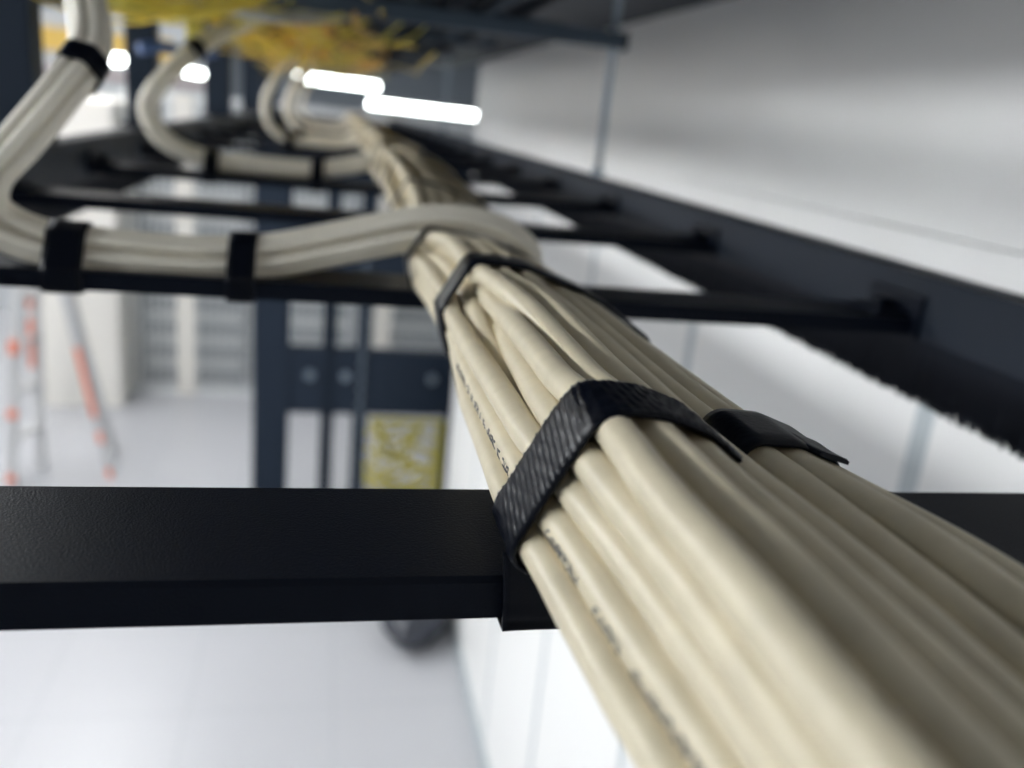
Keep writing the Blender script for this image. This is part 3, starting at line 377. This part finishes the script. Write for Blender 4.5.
LAB = {
 'N1': 'cream cable on the left edge of the main bundle, nearest the front rung',
 'N2': 'cream cable with dark printed lettering down its left side, second from the left edge',
 'N3': 'cream cable right of the printed one, third up under the big ridged strap',
 'N4': 'cream cable leaving the ridged strap fourth from the left, widest pale face in the foreground',
 'N5': 'brightest cream cable, leaving the crown of the ridged strap towards the lower right corner',
 'N6': 'shaded cream cable directly right of the brightest one in the foreground',
 'N7': 'shadowed cable leaving the right end of the ridged strap',
 'N8': 'dark shaded cable passing left of the small plain strap on the right',
 'N9': 'brownish shaded cable leaving the underside of the small plain strap',
 'N10': 'olive cream cable leaving the middle of the small plain strap, lit again at lower right',
 'N11': 'cream cable forming the right outline of the bundle over the front rung',
 'M4': 'recessed cream cable sunk in the gap between two raised ones above the ridged strap'}
for k, pts in paths.items():
    o = MB().tube(smooth(pts, 3), CR, 18).build('network_cable', 'jacket', smooth=True)
    if k in LAB: tag(o, LAB[k], 'cable', 'cables of the main bundle')
    else: tag(o, 'cream cable packed low in the main bundle, barely showing between the others', 'cable', 'cables of the main bundle')
    if k == 'N2': printed = o
# dark printed marks along the left flank of one cable: short broken strokes, too small to read
def ink(k, parent, ang, y0, y1, seed):
    q = random.Random(seed); mb = MB(); y = y0
    def P(y, a, h=.00012):
        c = at_y(k, y); return (c[0]+(CR+h)*math.cos(a), y, c[1]+(CR+h)*math.sin(a))
    def stroke(ya, aa, yb, ab, w=.00022):
        n = len(mb.v); dy, da = yb-ya, (ab-aa)*CR; L = math.hypot(dy, da)+1e-9; ny, na = -da/L*w, dy/L*w/CR
        for (yy, a) in ((ya-ny, aa-na), (yb-ny, ab-na), (yb+ny, ab+na), (ya+ny, aa+na)): mb.v.append(P(yy, a))
        for (yy, a) in ((ya-ny, aa-na), (yb-ny, ab-na), (yb+ny, ab+na), (ya+ny, aa+na)): mb.v.append(P(yy, a, -.0003))
        mb.f += [(n, n+1, n+2, n+3), (n+7, n+6, n+5, n+4), (n, n+4, n+5, n+1), (n+1, n+5, n+6, n+2), (n+2, n+6, n+7, n+3), (n+3, n+7, n+4, n)]
    hh = .00085/CR
    while y < y1:
        if q.random() < .17: y += q.uniform(.002, .005); continue
        w = q.uniform(.0008, .0013); g = q.randrange(6)
        if g in (0, 1, 2): stroke(y, ang-hh, y, ang+hh)
        if g in (0, 3, 5): stroke(y, ang+hh, y+w, ang+hh)
        if g in (1, 3): stroke(y, ang, y+w*.8, ang)
        if g in (2, 4): stroke(y, ang-hh, y+w, ang+hh)
        if g in (1, 5): stroke(y, ang-hh, y+w, ang-hh)
        if g in (0, 4): stroke(y+w, ang-hh, y+w, ang+hh)
        y += w+.0007
    return mb
if True:
    o = ink('N2', printed, math.radians(183), .05, .147, 5).build('printed_lettering', 'ink', printed); o['label'] = 'dark printed lettering'
    o = ink('N2', printed, math.radians(183), .176, .27, 9).build('printed_lettering', 'ink', printed); o['label'] = 'dark printed lettering'

# ------------------------------------------------------------------ straps on the main bundle
def loop_at(y, keys, extra=0., tilt=0.):
    h = circle_hull([at_y(k, y) for k in keys], CR+.0002+extra)
    L = resample(h, .0006 if y < .3 else .0012)
    return [Vector((p.x, y+tilt*(p.y+.07), p.y)) for p in L]
TOP = ['N1', 'N2', 'N3', 'N4', 'N5', 'N6', 'N7', 'M4']
low = [k for k in paths if k[0] in 'FG']
inner = [k for k in low if at_y(k, .16)[0] < .088]
st = loop_at(.1570, TOP+inner, .0004, -.25)
for _ in range(2): st = [sum((st[(i+j) % len(st)] for j in range(-4, 5)), Vector())/9 for i in range(len(st))]
s = ribbon(st, [(0, 1, 0)]*len(st), .0205, .0011, ridge=.00055, pitch=.0019, across=12).build('hook_and_loop_strap', 'webbing', smooth=True)
tag(s, 'black ridged hook and loop strap round the bundle at the front rung', 'strap')
# its tail, draped over the front edge of the rung and tucked beneath it
tail = smooth([(.0470, .1560, -.0845), (.0478, .1562, -.0890), (.0484, .1566, -.0940), (.0488, .1570, -.0985), (.0490, .1572, -.1030), (.0492, .1600, -.1062), (.0492, .190, -.1062)], 8)
wd = [Vector((-1, 0, 0))]*len(tail)
tl = ribbon(tail, wd, .0180, .0011, closed=False, across=12).build('strap_tail', 'webbing', s, smooth=True); tl['label'] = 'plain tail of the strap folded over the rung edge'

RS = ['N9', 'N10', 'N11']
st = loop_at(.168, RS, .0006, 0)
s = ribbon(st, [(0, 1, 0)]*len(st), .022, .0012, across=8).build('hook_and_loop_strap', 'webbing', smooth=True)
tag(s, 'small plain black strap with a loose end on the right side of the bundle', 'strap')
c = at_y('N11', .165); e = at_y('N11', .148)
tail = smooth([(c[0]-.004, .174, c[1]+.0048), (c[0]-.001, .166, c[1]+.0053), (c[0]-.0005, .160, c[1]+.0052), (e[0]-.0015, .1545, e[1]+.0046)], 6)
ribbon(tail, [(1, 0, -.3)]*len(tail), .009, .0012, closed=False).build('strap_end', 'webbing', s, smooth=True)

st = loop_at(.320, list(paths), .0, 0)
s = ribbon(st, [(0, 1, 0)]*len(st), .0190, .0016, ridge=.0002, across=8).build('hook_and_loop_strap', 'webbing', smooth=True)
tag(s, 'narrow black strap round the main bundle just in front of the second rung', 'strap')
YS4 = .452
st = loop_at(YS4, list(paths), .0012, 0)
s = ribbon(st, [(0, 1, 0)]*len(st), .012, .0012, across=6).build('hook_and_loop_strap', 'webbing', smooth=True)
tag(s, 'black strap round the main bundle under the crossing cable branch at the second rung', 'strap')
for i, y in enumerate((.60, .70, .79, .90, 1.02, 1.18, 1.38, 1.62, 1.95, 2.4, 3.0)):
    st = loop_at(y, list(paths), .0, .5 if i % 2 else -.2)
    s = ribbon(st, [(0, 1, 0)]*len(st), .006 if i < 6 else .015, .001, across=4).build('cable_tie', 'webbing', smooth=True)
    tag(s, 'thin black tie round the distant blurred stretch of the main bundle', 'strap', 'ties on the distant stretch of the main bundle')

# ------------------------------------------------------------------ branch bundles bending down onto the rungs
def cluster(n):
    p = [(0, 0)]; ring = 1
    while len(p) < n:
        for a in range(6*ring):
            t = 2*math.pi*a/(6*ring); p.append((ring*math.cos(t), ring*math.sin(t)))
        ring += 1
    return p[:n]
def branch(path, n, r, label, group, flat=None, seed=1, steps=7, k=12, sx=2.05, spread=None):
    q = random.Random(seed); P = smooth(path, steps); m = len(P); nrm = None; fr = []
    for i in range(m):
        t = (P[min(i+1, m-1)]-P[max(0, i-1)]).normalized()
        if nrm is None: nrm = Vector((0, 1, 0))
        nrm = (nrm-t*nrm.dot(t)).normalized(); fr.append((nrm.copy(), t.cross(nrm)))
    obs = []; per = []
    for (a, b) in cluster(n):
        ph = q.uniform(0, 6.28); pts = []
        for i in range(m):
            u = i/(m-1); sp = 1 if spread is None else spread(u)
            tw = .5*u; fa = flat(u) if flat else 1.
            ca, sa = math.cos(tw), math.sin(tw); A = (a*ca-b*sa)*r*sx*sp*fa; B = (a*sa+b*ca)*r*sx*sp/fa
            w = .10*r*math.sin(ph+u*11)
            pts.append(P[i]+fr[i][0]*(A+w)+fr[i][1]*(B-w))
        per.append(pts)
        o = MB().tube(pts, r, k).build('network_cable', 'jacket_lit', smooth=True); obs.append(tag(o, label, 'cable', group))
    return obs, per, P

R2 = RUNGS[4]; R3 = RUNGS[6]
g1 = [(-.178, .74, .115), (-.158, .64, .082), (-.136, .55, .046), (-.122, .50, .014), (-.130, .475, -.009), (-.148, .468, -.034), (-.1625, .466, -.052), (-.165, .466, -.068), (-.155, .468, -.0785), (-.134, .468, -.0845), (-.100, .468, -.0862), (-.065, .468, -.0866), (-.030, .470, -.0835), (.000, .472, -.0765), (.030, .470, -.068), (.055, .468, -.0615), (.080, .466, -.0605), (.100, .466, -.066), (.1125, .470, -.076), (.116, .485, -.086), (.110, .53, -.088), (.104, .62, -.088)]
g1 = [(a, b+.011, c) for a, b, c in g1]
b1, per1, P1 = branch(g1, 7, .0036, 'cream cable of the branch bending at far left and crossing over the main bundle', 'cables of the first left branch', flat=lambda u: 1.0 if u < .3 else min(1.25, 1+(u-.3)*4), seed=2, spread=lambda u: 1.15 if u < .10 else .98)
g2 = [(-.10, 1.55, .13), (-.115, 1.30, .090), (-.14, 1.12, .056), (-.178, 1.065, .012), (-.202, 1.06, -.028), (-.184, 1.06, -.062), (-.138, 1.06, -.0800), (-.080, 1.062, -.0815), (-.020, 1.062, -.0815), (.020, 1.064, -.075), (.055, 1.066, -.064), (.085, 1.07, -.052), (.110, 1.10, -.056), (.118, 1.2, -.066), (.11, 1.4, -.067)]
g2 = [(a, b+.027, c) for a, b, c in g2]
b2, per2, P2 = branch(g2, 7, .0036, 'blurred cream cable of the second branch, curving like a J behind the first one', 'cables of the second left branch', seed=4, steps=5, k=8)
def far_branch(y, x0, n, label, group, seed):
    g = [(x0+.02, y+.35, .11), (x0+.015, y+.1, .065), (x0-.01, y, .03), (x0-.028, y, -.015), (x0-.020, y, -.055), (x0+.012, y, -.079), (x0+.055, y, -.082), (x0+.10, y, -.082), (.04, y, -.076), (.075, y, -.060), (.10, y+.05, -.062), (.11, y+.25, -.07)]
    return branch(g, n, .0036, label, group, seed=seed, steps=4, k=8)
b3, per3, P3 = far_branch(RUNGS[8]-.022, -.09, 4, 'blurred cream cable of the third branch, a small bend left of the golden cables', 'cables of the third left branch', 6)
b4, per4, P4 = far_branch(RUNGS[9]-.022, -.065, 4, 'blurred cream cable of the fourth branch, right beside the third bend', 'cables of the fourth left branch', 7)
b5, per5, P5 = far_branch(RUNGS[11]-.022, -.08, 4, 'blurred cream cable of the fifth and most distant branch', 'cables of the fifth left branch', 8)
b6, per6, P6 = far_branch(RUNGS[13]-.022, -.07, 4, 'blurred cream cable of the last bend seen under the strip lamp', 'cables of the sixth left branch', 9)

def branch_at(per, P, x):
    """positions (y,z) of the cables of a branch where its run over the rung passes x"""
    out = []
    for pts in per:
        c = [(a, b) for a, b in zip(pts, pts[1:]) if a.x <= x <= b.x and a.z < -.045]
        if c:
            a, b = c[-1]; t = (x-a.x)/(b.x-a.x+1e-9); out.append((a.y+(b.y-a.y)*t, a.z+(b.z-a.z)*t))
    return out
def rung_strap(per, P, x, yb, width, label, group=None):
    cs = branch_at(per, P, x)
    pts = [(c[0]+.0042*math.cos(a*math.pi/8), c[1]+.0042*math.sin(a*math.pi/8)) for c in cs for a in range(16)]
    pts += [(yb-.0475, -.1045), (yb+.001, -.1045), (yb-.0475, -.0935), (yb+.001, -.0935)]
    h = [tuple(round(v, 6) for v in p) for p in pts]; L = resample(hull2(h), .0016)
    st = [Vector((x, p.x, p.y)) for p in L]
    s = ribbon(st, [(1, 0, 0)]*len(st), width, .0013, across=6).build('hook_and_loop_strap', 'webbing', smooth=True)
    return tag(s, label, 'strap', group)
s = rung_strap(per1, P1, -.128, R2, .019, 'black strap holding the first branch to the second rung, at the left by the bend')
rung_strap(per1, P1, -.0425, R2, .0145, 'black strap holding the first branch to the second rung, midway to the main bundle')
rung_strap(per2, P2, -.132, RUNGS[6], .017, 'small black strap at the foot of the second branch bend')
rung_strap(per2, P2, -.012, RUNGS[6], .015, 'small black strap on the second branch near the main bundle')
rung_strap(per3, P3, -.07, RUNGS[8], .016, 'tiny blurred black strap at the foot of the third branch bend')
rung_strap(per4, P4, -.06, RUNGS[9], .016, 'tiny blurred black strap at the foot of the fourth branch bend')
def wrap(per, P, idx, width, label):
    p = P[idx]; t = (P[idx+1]-P[idx-1]).normalized(); u = Vector((0, 1, 0)); u = (u-t*u.dot(t)).normalized(); w = t.cross(u)
    pts = []
    for q in per:
        d = q[idx]-p; pts += [(d.dot(u)+.0042*math.cos(a*math.pi/8), d.dot(w)+.0042*math.sin(a*math.pi/8)) for a in range(16)]
    L = resample(hull2([tuple(round(v, 6) for v in a) for a in pts]), .0016)
    st = [p+u*a.x+w*a.y for a in L]
    return tag(ribbon(st, [t]*len(st), width, .0014, across=6).build('hook_and_loop_strap', 'webbing', smooth=True), label, 'strap')
def nearest(P, q): return min(range(1, len(P)-1), key=lambda i: (P[i]-Vector(q)).length)
wrap(per1, P1, nearest(P1, (-.1155, .49, .005)), .013, 'black strap round the upright part of the first branch, top left')
wrap(per2, P2, nearest(P2, (-.145, 1.11, .050)), .018, 'dark tie round the top of the second branch under the yellow cables')

# ------------------------------------------------------------------ posts, hangers and the upper tray
for i, (x, y, w) in enumerate(((-.312, .955, .074), (-.272, 1.44, .042), (-.275, 2.39, .062), (-.275, 3.40, .07), (-.275, 4.0, .10))):
    t = thing('rack_post', (x, y, -.067), ['broad dark rack post at the left edge of the picture', 'dark rack post behind the first branch, second from the left', 'dark rack post seen inside the bend of the second branch', 'dark rack post just right of the two short lamps', 'dark rack post left of the third cable bend'][i], 'post')
    MB().box(x-w/2, x+w/2, y-.02, y+.02, -.063, 1.3).build('upright', 'rack', t, bevel=.002)
    MB().box(x-w/2-.006, x+w/2+.006, y-.03, y+.03, -.067, -.061).build('foot_plate', 'black', t)
def hanger(x, y, zb, label):
    t = thing('hanger_rod', (x, y, zb), label, 'rod')
    MB().tube([(x, y, zb), (x, y, ZC)], .0052, 10).build('rod', 'steel', t, smooth=True)
    MB().prism([(x+.009*math.cos(a*math.pi/3), y+.009*math.sin(a*math.pi/3)) for a in range(6)], zb+.001, zb+.009, 'Z').build('nut', 'steel', t)
hanger(.388, 1.25, -.0669, 'thin steel hanger rod rising from the right rail in front of the white wall')
hanger(.388, 3.1, -.0669, 'distant thin hanger rod on the right rail near the end of the white wall')
for i, (y, z, xr) in enumerate(((1.235, .107, .398), (1.62, .150, .40), (2.3, .165, .40), (3.1, .175, .40))):
    t = thing('strut_channel', (.0, y, z), ['dark strut crossing the top of the picture, its end showing against the white wall', 'dark strut behind the nearest one, under the upper tray', 'third dark strut under the upper tray', 'most distant dark strut under the upper tray'][i], 'strut')
    prof = [(y-.0105, z), (y+.0105, z), (y+.0105, z+.021), (y+.0045, z+.021), (y+.0045, z+.019), (y+.0085, z+.019), (y+.0085, z+.002), (y-.0085, z+.002), (y-.0085, z+.019), (y-.0045, z+.019), (y-.0045, z+.021), (y-.0105, z+.021)]
    MB().prism(prof, -.42, xr, 'X').build('channel', 'strut', t)
    MB().box(xr, xr+.003, y-.012, y+.012, z-.001, z+.022).build('end_cap', 'black', t)
t = thing('upper_cable_tray', (0, 1.3, .18), 'dark overhead tray with lengthwise bars above the cable ladder', 'cable tray')
for x in (-.34, .335):
    MB().box(x-.012, x+.012, .95, 5.4, .172, .235).build('side_rail', 'navy', t)
for k, x in enumerate((-.2, -.08, .04, .13, .20, .27)):
    MB().tube([(x, .98, .176+.002*(k % 2)), (x, 5.4, .176)], .007 if k % 2 else .011, 8).build('lengthwise_bar', 'strut' if k % 2 else 'navy', t, smooth=True)
for k in range(12):
    y = 1.05+.38*k
    MB().box(-.335, .33, y-.016, y+.016, .186, .196).build('rung', 'navy', t)
MB().box(-.335, .694, .50, 5.4, .244, .250).build('cover', 'navy', t)
# a length of the same tray beginning over the camera
for x in (-.34, .335): MB().box(x-.012, x+.012, -.2, .95, .180, .240).build('side_rail', 'navy', t)

# amber fibre duct
t = thing('fibre_duct', (-.02, 1.6, .13), 'amber yellow plastic duct running beside the loose yellow cables', 'duct')
MB().prism([(-.105, .150), (-.10, .128), (-.005, .128), (.0, .150), (.0, .17), (-.004, .17), (-.008, .132), (-.097, .132), (-.101, .17), (-.105, .17)], 1.72, 3.4, 'Y').build('trough', 'orange', t)
for y in (1.9, 2.35, 2.8): MB().box(-.109, .004, y-.03, y+.03, .124, .130).build('joint_clip', 'orange', t)
t = thing('fibre_duct', (.12, 2.4, .13), 'small distant amber duct under the dark upper tray', 'duct')
MB().prism([(.075, .155), (.08, .118), (.15, .118), (.155, .155), (.151, .155), (.146, .122), (.084, .122), (.079, .155)], 2.6, 3.6, 'Y').build('trough', 'orange', t)
MB().box(.072, .158, 2.9, 2.96, .114, .122).build('joint_clip', 'orange', t)

# loose fibre patch cords
FQ = random.Random(21)
def fibre(pts, r, m, label, group):
    return tag(MB().tube(smooth(pts, 5), r, 6).build('patch_cable', m, smooth=True), label, 'cable', group)
for i in range(20):   # sheaf crossing at upper left
    y = FQ.uniform(.90, 1.22); z = .062*y/.95+FQ.uniform(.0, .030)*y; sg = FQ.uniform(-.010, .006)
    pts = [(-.40, y+FQ.uniform(-.05, .05), z+.035), (-.32, y+FQ.uniform(-.03, .03), z+.020), (-.25, y+FQ.uniform(-.03, .03), z+.004+sg), (-.19, y+FQ.uniform(-.03, .03), z-.003+sg), (-.14, y+FQ.uniform(-.02, .04), z+.0), (-.10, y+.06, z+.020), (-.05, y+.12, z+.05)]
    fibre(pts, .0016, 'lemon' if i % 3 else 'yellow', 'thin yellow patch cord in the sheaf drooping across the upper left', 'yellow patch cords at upper left')
for i in range(52):   # mass running away under the upper tray
    x = FQ.gauss(-.065, .085); z = .094+FQ.uniform(-.030, .050); pts = []; y = FQ.uniform(1.15, 1.7); ph = FQ.uniform(0, 6)
    am = FQ.uniform(.008, .045)
    while y < 4.2:
        pts.append((x+am*math.sin(ph+y*5)+.03*(y-1.2)*.4, y, z-.02*math.cos(ph*1.7+y*3.3)*FQ.uniform(.4, 1)+.012*(y-1.2)*.6)); y += FQ.uniform(.16, .3)
    fibre(pts, FQ.uniform(.0010, .0022), ('yellow', 'lemon', 'yellow', 'orange')[i % 4], 'thin yellow patch cord in the golden tangle under the upper tray', 'yellow patch cords under the upper tray')
for i in range(16):   # drooping loops at the underside
    x = FQ.uniform(-.16, .10); y = FQ.uniform(1.4, 2.6); d = FQ.uniform(.03, .06)
    fibre([(x-.10, y-.05, .14), (x-.06, y, .11), (x-.01, y+.03, .125-d), (x+.05, y+.06, .11), (x+.09, y+.1, .145)], .0022, 'yellow' if i % 2 else 'lemon', 'yellow patch cord looping down from the golden tangle', 'drooping yellow loops')
for i in range(3):
    x = -.17+.02*i; y = 1.05+.03*i
    fibre([(x-.12, y, .13), (x-.05, y+.02, .095+.002*i), (x+.02, y+.08, .088), (x+.10, y+.2, .10), (x+.17, y+.4, .13)], .003, 'white_cord', 'pale grey cord mixed in with the yellow patch cords', 'pale cords among the yellow ones')
for i in range(5):
    x = -.20+.004*i
    fibre([(x+.06, 1.28, .12), (x+.03, 1.2, .085), (x+.035, 1.14, .060), (x+.04, 1.12, .048), (x+.055, 1.16, .06), (x+.08, 1.3, .10)], .002, 'lemon', 'yellow cord looping round the top of the second branch', 'yellow loops on the second branch')
tag(MB().tube(smooth([(-.25, 1.30, .040), (-.22, 1.32, .046), (-.19, 1.34, .040), (-.16, 1.36, .05)], 5), .008, 8).build('blue_connector', 'blue', smooth=True), 'small blue plastic piece in the dark below the yellow sheaf', 'connector')

# ------------------------------------------------------------------ things seen far below and beyond
# frame at the end of the aisle
FY = 4.85
t = thing('aisle_end_frame', (.22, FY, -H), 'large dark navy metal frame with openings standing beyond the ladder', 'frame')
for (x0, x1) in ((-.41, -.215), (.705, .87)): MB().box(x0, x1, FY-.05, FY+.05, -H, -.30).build('post', 'rack', t, bevel=.006)
for (x0, x1) in ((-.035, .04), (.150, .236)): MB().box(x0, x1, FY-.03, FY+.03, -H, -.30).build('upright', 'rack', t, bevel=.004)
MB().box(-.215, .705, FY-.04, FY+.04, -1.735, -1.345).build('crossbar', 'rack', t, bevel=.005)
MB().box(-.41, .87, FY-.045, FY+.045, -1.04, -.60).build('crossbar', 'rack', t, bevel=.005)
MB().box(-.41, .87, FY-.045, FY+.045, -.42, -.14).build('header', 'rack', t, bevel=.005)
for x in (-.10, .10, .60):
    MB().tube([(x, FY-.048, -1.50), (x, FY-.06, -1.50)], .028, 16).tube([(x, FY-.06, -1.50), (x, FY-.066, -1.50)], .016, 12).build('lock', 'steel', t, smooth=True)
for x in (0.0, .19):
    ch = MB()
    for k in range(46):
        z = -.62-.04*k
        ch.box(x-.014+.01*(k % 2), x+.004+.01*(k % 2), FY-.062, FY-.05, z-.012, z+.012)
    ch.build('cable_chain', 'steel' if x else 'navy', t)
t.location.x += .04
# yellow netting behind it
NY = 5.35
t = thing('safety_net', (.56, NY, -H), 'bright yellow netting hanging in the lower opening of the dark frame', 'net')
MB().box(.285, .865, NY-.006, NY+.006, -1.99, -1.955).build('top_band', 'lemon', t)
MB().box(.725, .865, NY-.008, NY+.004, -H, -1.99).build('side_band', 'lemon', t)
NQ = random.Random(5)
for k in range(5):
    x0 = .30+.09*k; pts = [(x0+NQ.uniform(-.05, .05), NY, -1.99)]
    for j in range(1, 6): pts.append((min(.84, max(.27, x0+NQ.uniform(-.16, .16))), NY+NQ.uniform(-.02, .02), -1.99-.1*j))
    MB().tube(smooth(pts, 4), .015, 6).build('net_cord', 'lemon', t, smooth=True)
for k in range(4):
    z = -2.05-.11*k
    MB().tube(smooth([(.27, NY, z), (.45, NY+.01, z-.05+NQ.uniform(-.03, .03)), (.6, NY-.01, z-.02+NQ.uniform(-.03, .03)), (.78, NY, z-.05)], 4), .016, 6).build('net_cord', 'lemon', t, smooth=True)
t.location.x += .04
# mesh cage
CY = 7.35
t = thing('mesh_partition', (-.5, CY, -H), 'pale wire mesh partition closing off grey equipment at the far end', 'partition')
w = MB(); x = -1.58
while x < 1.9: w.box(x-.009, x+.009, CY-.004, CY+.004, -H+.02, -.1); x += .058
z = -H+.05
while z < -.1: w.box(-1.58, 1.9, CY+.004, CY+.010, z-.005, z+.005); z += .10
w.build('wire_mesh', 'mesh', t)
for x in (-1.165, .45, 1.6): MB().box(x-.075, x+.075, CY-.03, CY+.03, -H, -.06).build('post', 'cream_wall', t)
MB().box(-1.6, 1.9, CY-.02, CY+.02, -H, -H+.05).box(-1.6, 1.9, CY-.02, CY+.02, -.12, -.06).build('edge_bar', 'mesh', t)
t.location.x += .06
for i in range(4):
    x = -1.52+.92*i
    t = thing('equipment_cabinet', (x+.43, CY+.75, -H), 'grey equipment cabinet with bands behind the mesh, %s the cream wall block' % ('directly beside', 'second from', 'third from', 'farthest from')[i], 'cabinet')
    MB().box(x, x+.86, CY+.35, CY+1.2, -H, -.35).build('casing', 'cabinet', t, bevel=.01)
    for k in range(9):
        z = -H+.12+.21*k
        MB().box(x+.04, x+.82, CY+.325, CY+.35, z, z+.095).build('unit_front', 'white_cord', t)
struct('wall_block', MB().box(-2.18, -1.54, 6.95, 9.0, -H, -.17), 'cream_wall')
struct('trim_1', MB().box(-4.2, -1.6, 9.9, 9.95, .205, .42), mat('yellow_duct_paint', (.75, .50, .12, 1), .5))
struct('trim_2', MB().box(-4.2, -1.2, 9.9, 9.95, -.02, .05), mat('faded_pink_band', (.42, .33, .34, 1), .6))
struct('wall_partition', MB().box(-4.4, -1.2, 9.96, 10.05, -H, .60), mat('pale_partition_paint', (.58, .60, .62, 1), .6))

# step ladder with orange marks
t = thing('step_ladder', (-1.65, 5.6, -H), 'pale aluminium step ladder with orange marks standing at far left', 'ladder')
def lbar(a, b, w, name, m='alu'): return MB().bar(a, b, w, .045, up=(0, 1, 0)).build(name, m, t, bevel=.004)
topz = -.75
fl = lbar((-1.93, 5.45, -H), (-1.83, 5.62, topz), .055, 'stile'); lbar((-1.84, 5.75, -H), (-1.80, 5.75, topz), .055, 'stile')
rl = lbar((-1.385, 5.62, -H), (-1.71, 5.62, topz), .045, 'stile'); lbar((-1.44, 6.0, -H), (-1.74, 5.75, topz), .04, 'stile')
MB().box(-1.90, -1.66, 5.55, 5.82, topz-.01, topz+.03).build('top_cap', 'signal', t, bevel=.01)
for k in range(5):
    z = -H+.30+.3*k; f = (z+H)/(topz+H)
    MB().bar((-1.93+.10*f, 5.45+.17*f, z), (-1.84+.04*f, 5.75, z), .06, .025).build('tread', 'alu', t)
for k in range(3):
    z = -H+.4+.45*k; f = (z+H)/(topz+H)
    MB().bar((-1.385-.325*f, 5.62, z), (-1.44-.30*f, 6.0-.25*f, z), .03, .02).build('brace', 'alu', t)
for (z, l) in ((-H+.04, .05), (-H+.45, .06), (-H+.85, .10)):
    f = (z+H)/(topz+H); MB().box(-1.95+.10*f, -1.90+.10*f, 5.40+.17*f, 5.43+.17*f, z, z+l*.8).build('sticker', 'signal', t)
for (f0, f1) in ((.40, .58), (.62, .65)):
    MB().bar((-1.862+.035*f0, 5.72, -H+(topz+H)*f0), (-1.862+.035*f1, 5.72, -H+(topz+H)*f1), .03, .03, up=(0, 1, 0)).build('sticker', 'signal', t)
for (f0, f1) in ((.0, .035), (.14, .18), (.24, .50)):
    MB().bar((-1.385-.325*f0, 5.60, -H+(topz+H)*f0), (-1.385-.325*f1, 5.60, -H+(topz+H)*f1), .034, .03, up=(0, 1, 0)).build('sticker', 'signal', t)

t.location.x += .06
# black bag on the floor against the wall: a slumped, creased sack
t = thing('black_bag', (.53, 3.75, -H), 'crumpled black bag lying on the pale floor at the foot of the white wall', 'bag')
bq = random.Random(8); mb = MB(); nu, nv = 28, 14
for j in range(nv+1):
    v = j/nv; ph = v*math.pi
    for i in range(nu):
        a = 2*math.pi*i/nu; rr = math.sin(ph)**.7
        cr = 1+.07*math.sin(5*a+3*ph)+.05*math.sin(11*a-4*ph)+.03*bq.uniform(-1, 1)
        cx_ = .50+.02*math.cos(ph); x = cx_+.17*rr*cr*math.cos(a); y = 3.78+.27*rr*cr*math.sin(a)-(.10*max(0, -math.sin(a))*max(0, -math.cos(a)))
        z = -H+.002+.13*(1-math.cos(ph))*(1-.25*rr*math.sin(2*a))*.9
        mb.v.append((min(x, .69), y, z))
for j in range(nv):
    for i in range(nu):
        a = j*nu+i; b = j*nu+(i+1) % nu; mb.f.append((a, b, b+nu, a+nu))
mb.build('sack', 'bag', t, smooth=True)
MB().tube(smooth([(.49, 3.78, -H+.22), (.50, 3.80, -H+.27), (.53, 3.83, -H+.30), (.50, 3.86, -H+.27), (.49, 3.82, -H+.22)], 5), .012, 8).build('knot', 'bag', t, smooth=True)

# ------------------------------------------------------------------ light and view
sc = bpy.context.scene
w = bpy.data.worlds.new('world'); sc.world = w; w.use_nodes = True
w.node_tree.nodes['Background'].inputs[0].default_value = (.6, .75, 1, 1); w.node_tree.nodes['Background'].inputs[1].default_value = .3
sc.view_settings.view_transform = 'Standard'; sc.view_settings.look = 'None'; sc.view_settings.gamma = 1; sc.view_settings.use_curve_mapping = False
sc.view_settings.exposure = 0.0
sc.cycles.use_denoising = True
sc.cycles.max_bounces = 8; sc.cycles.diffuse_bounces = 5; sc.cycles.sample_clamp_indirect = 6
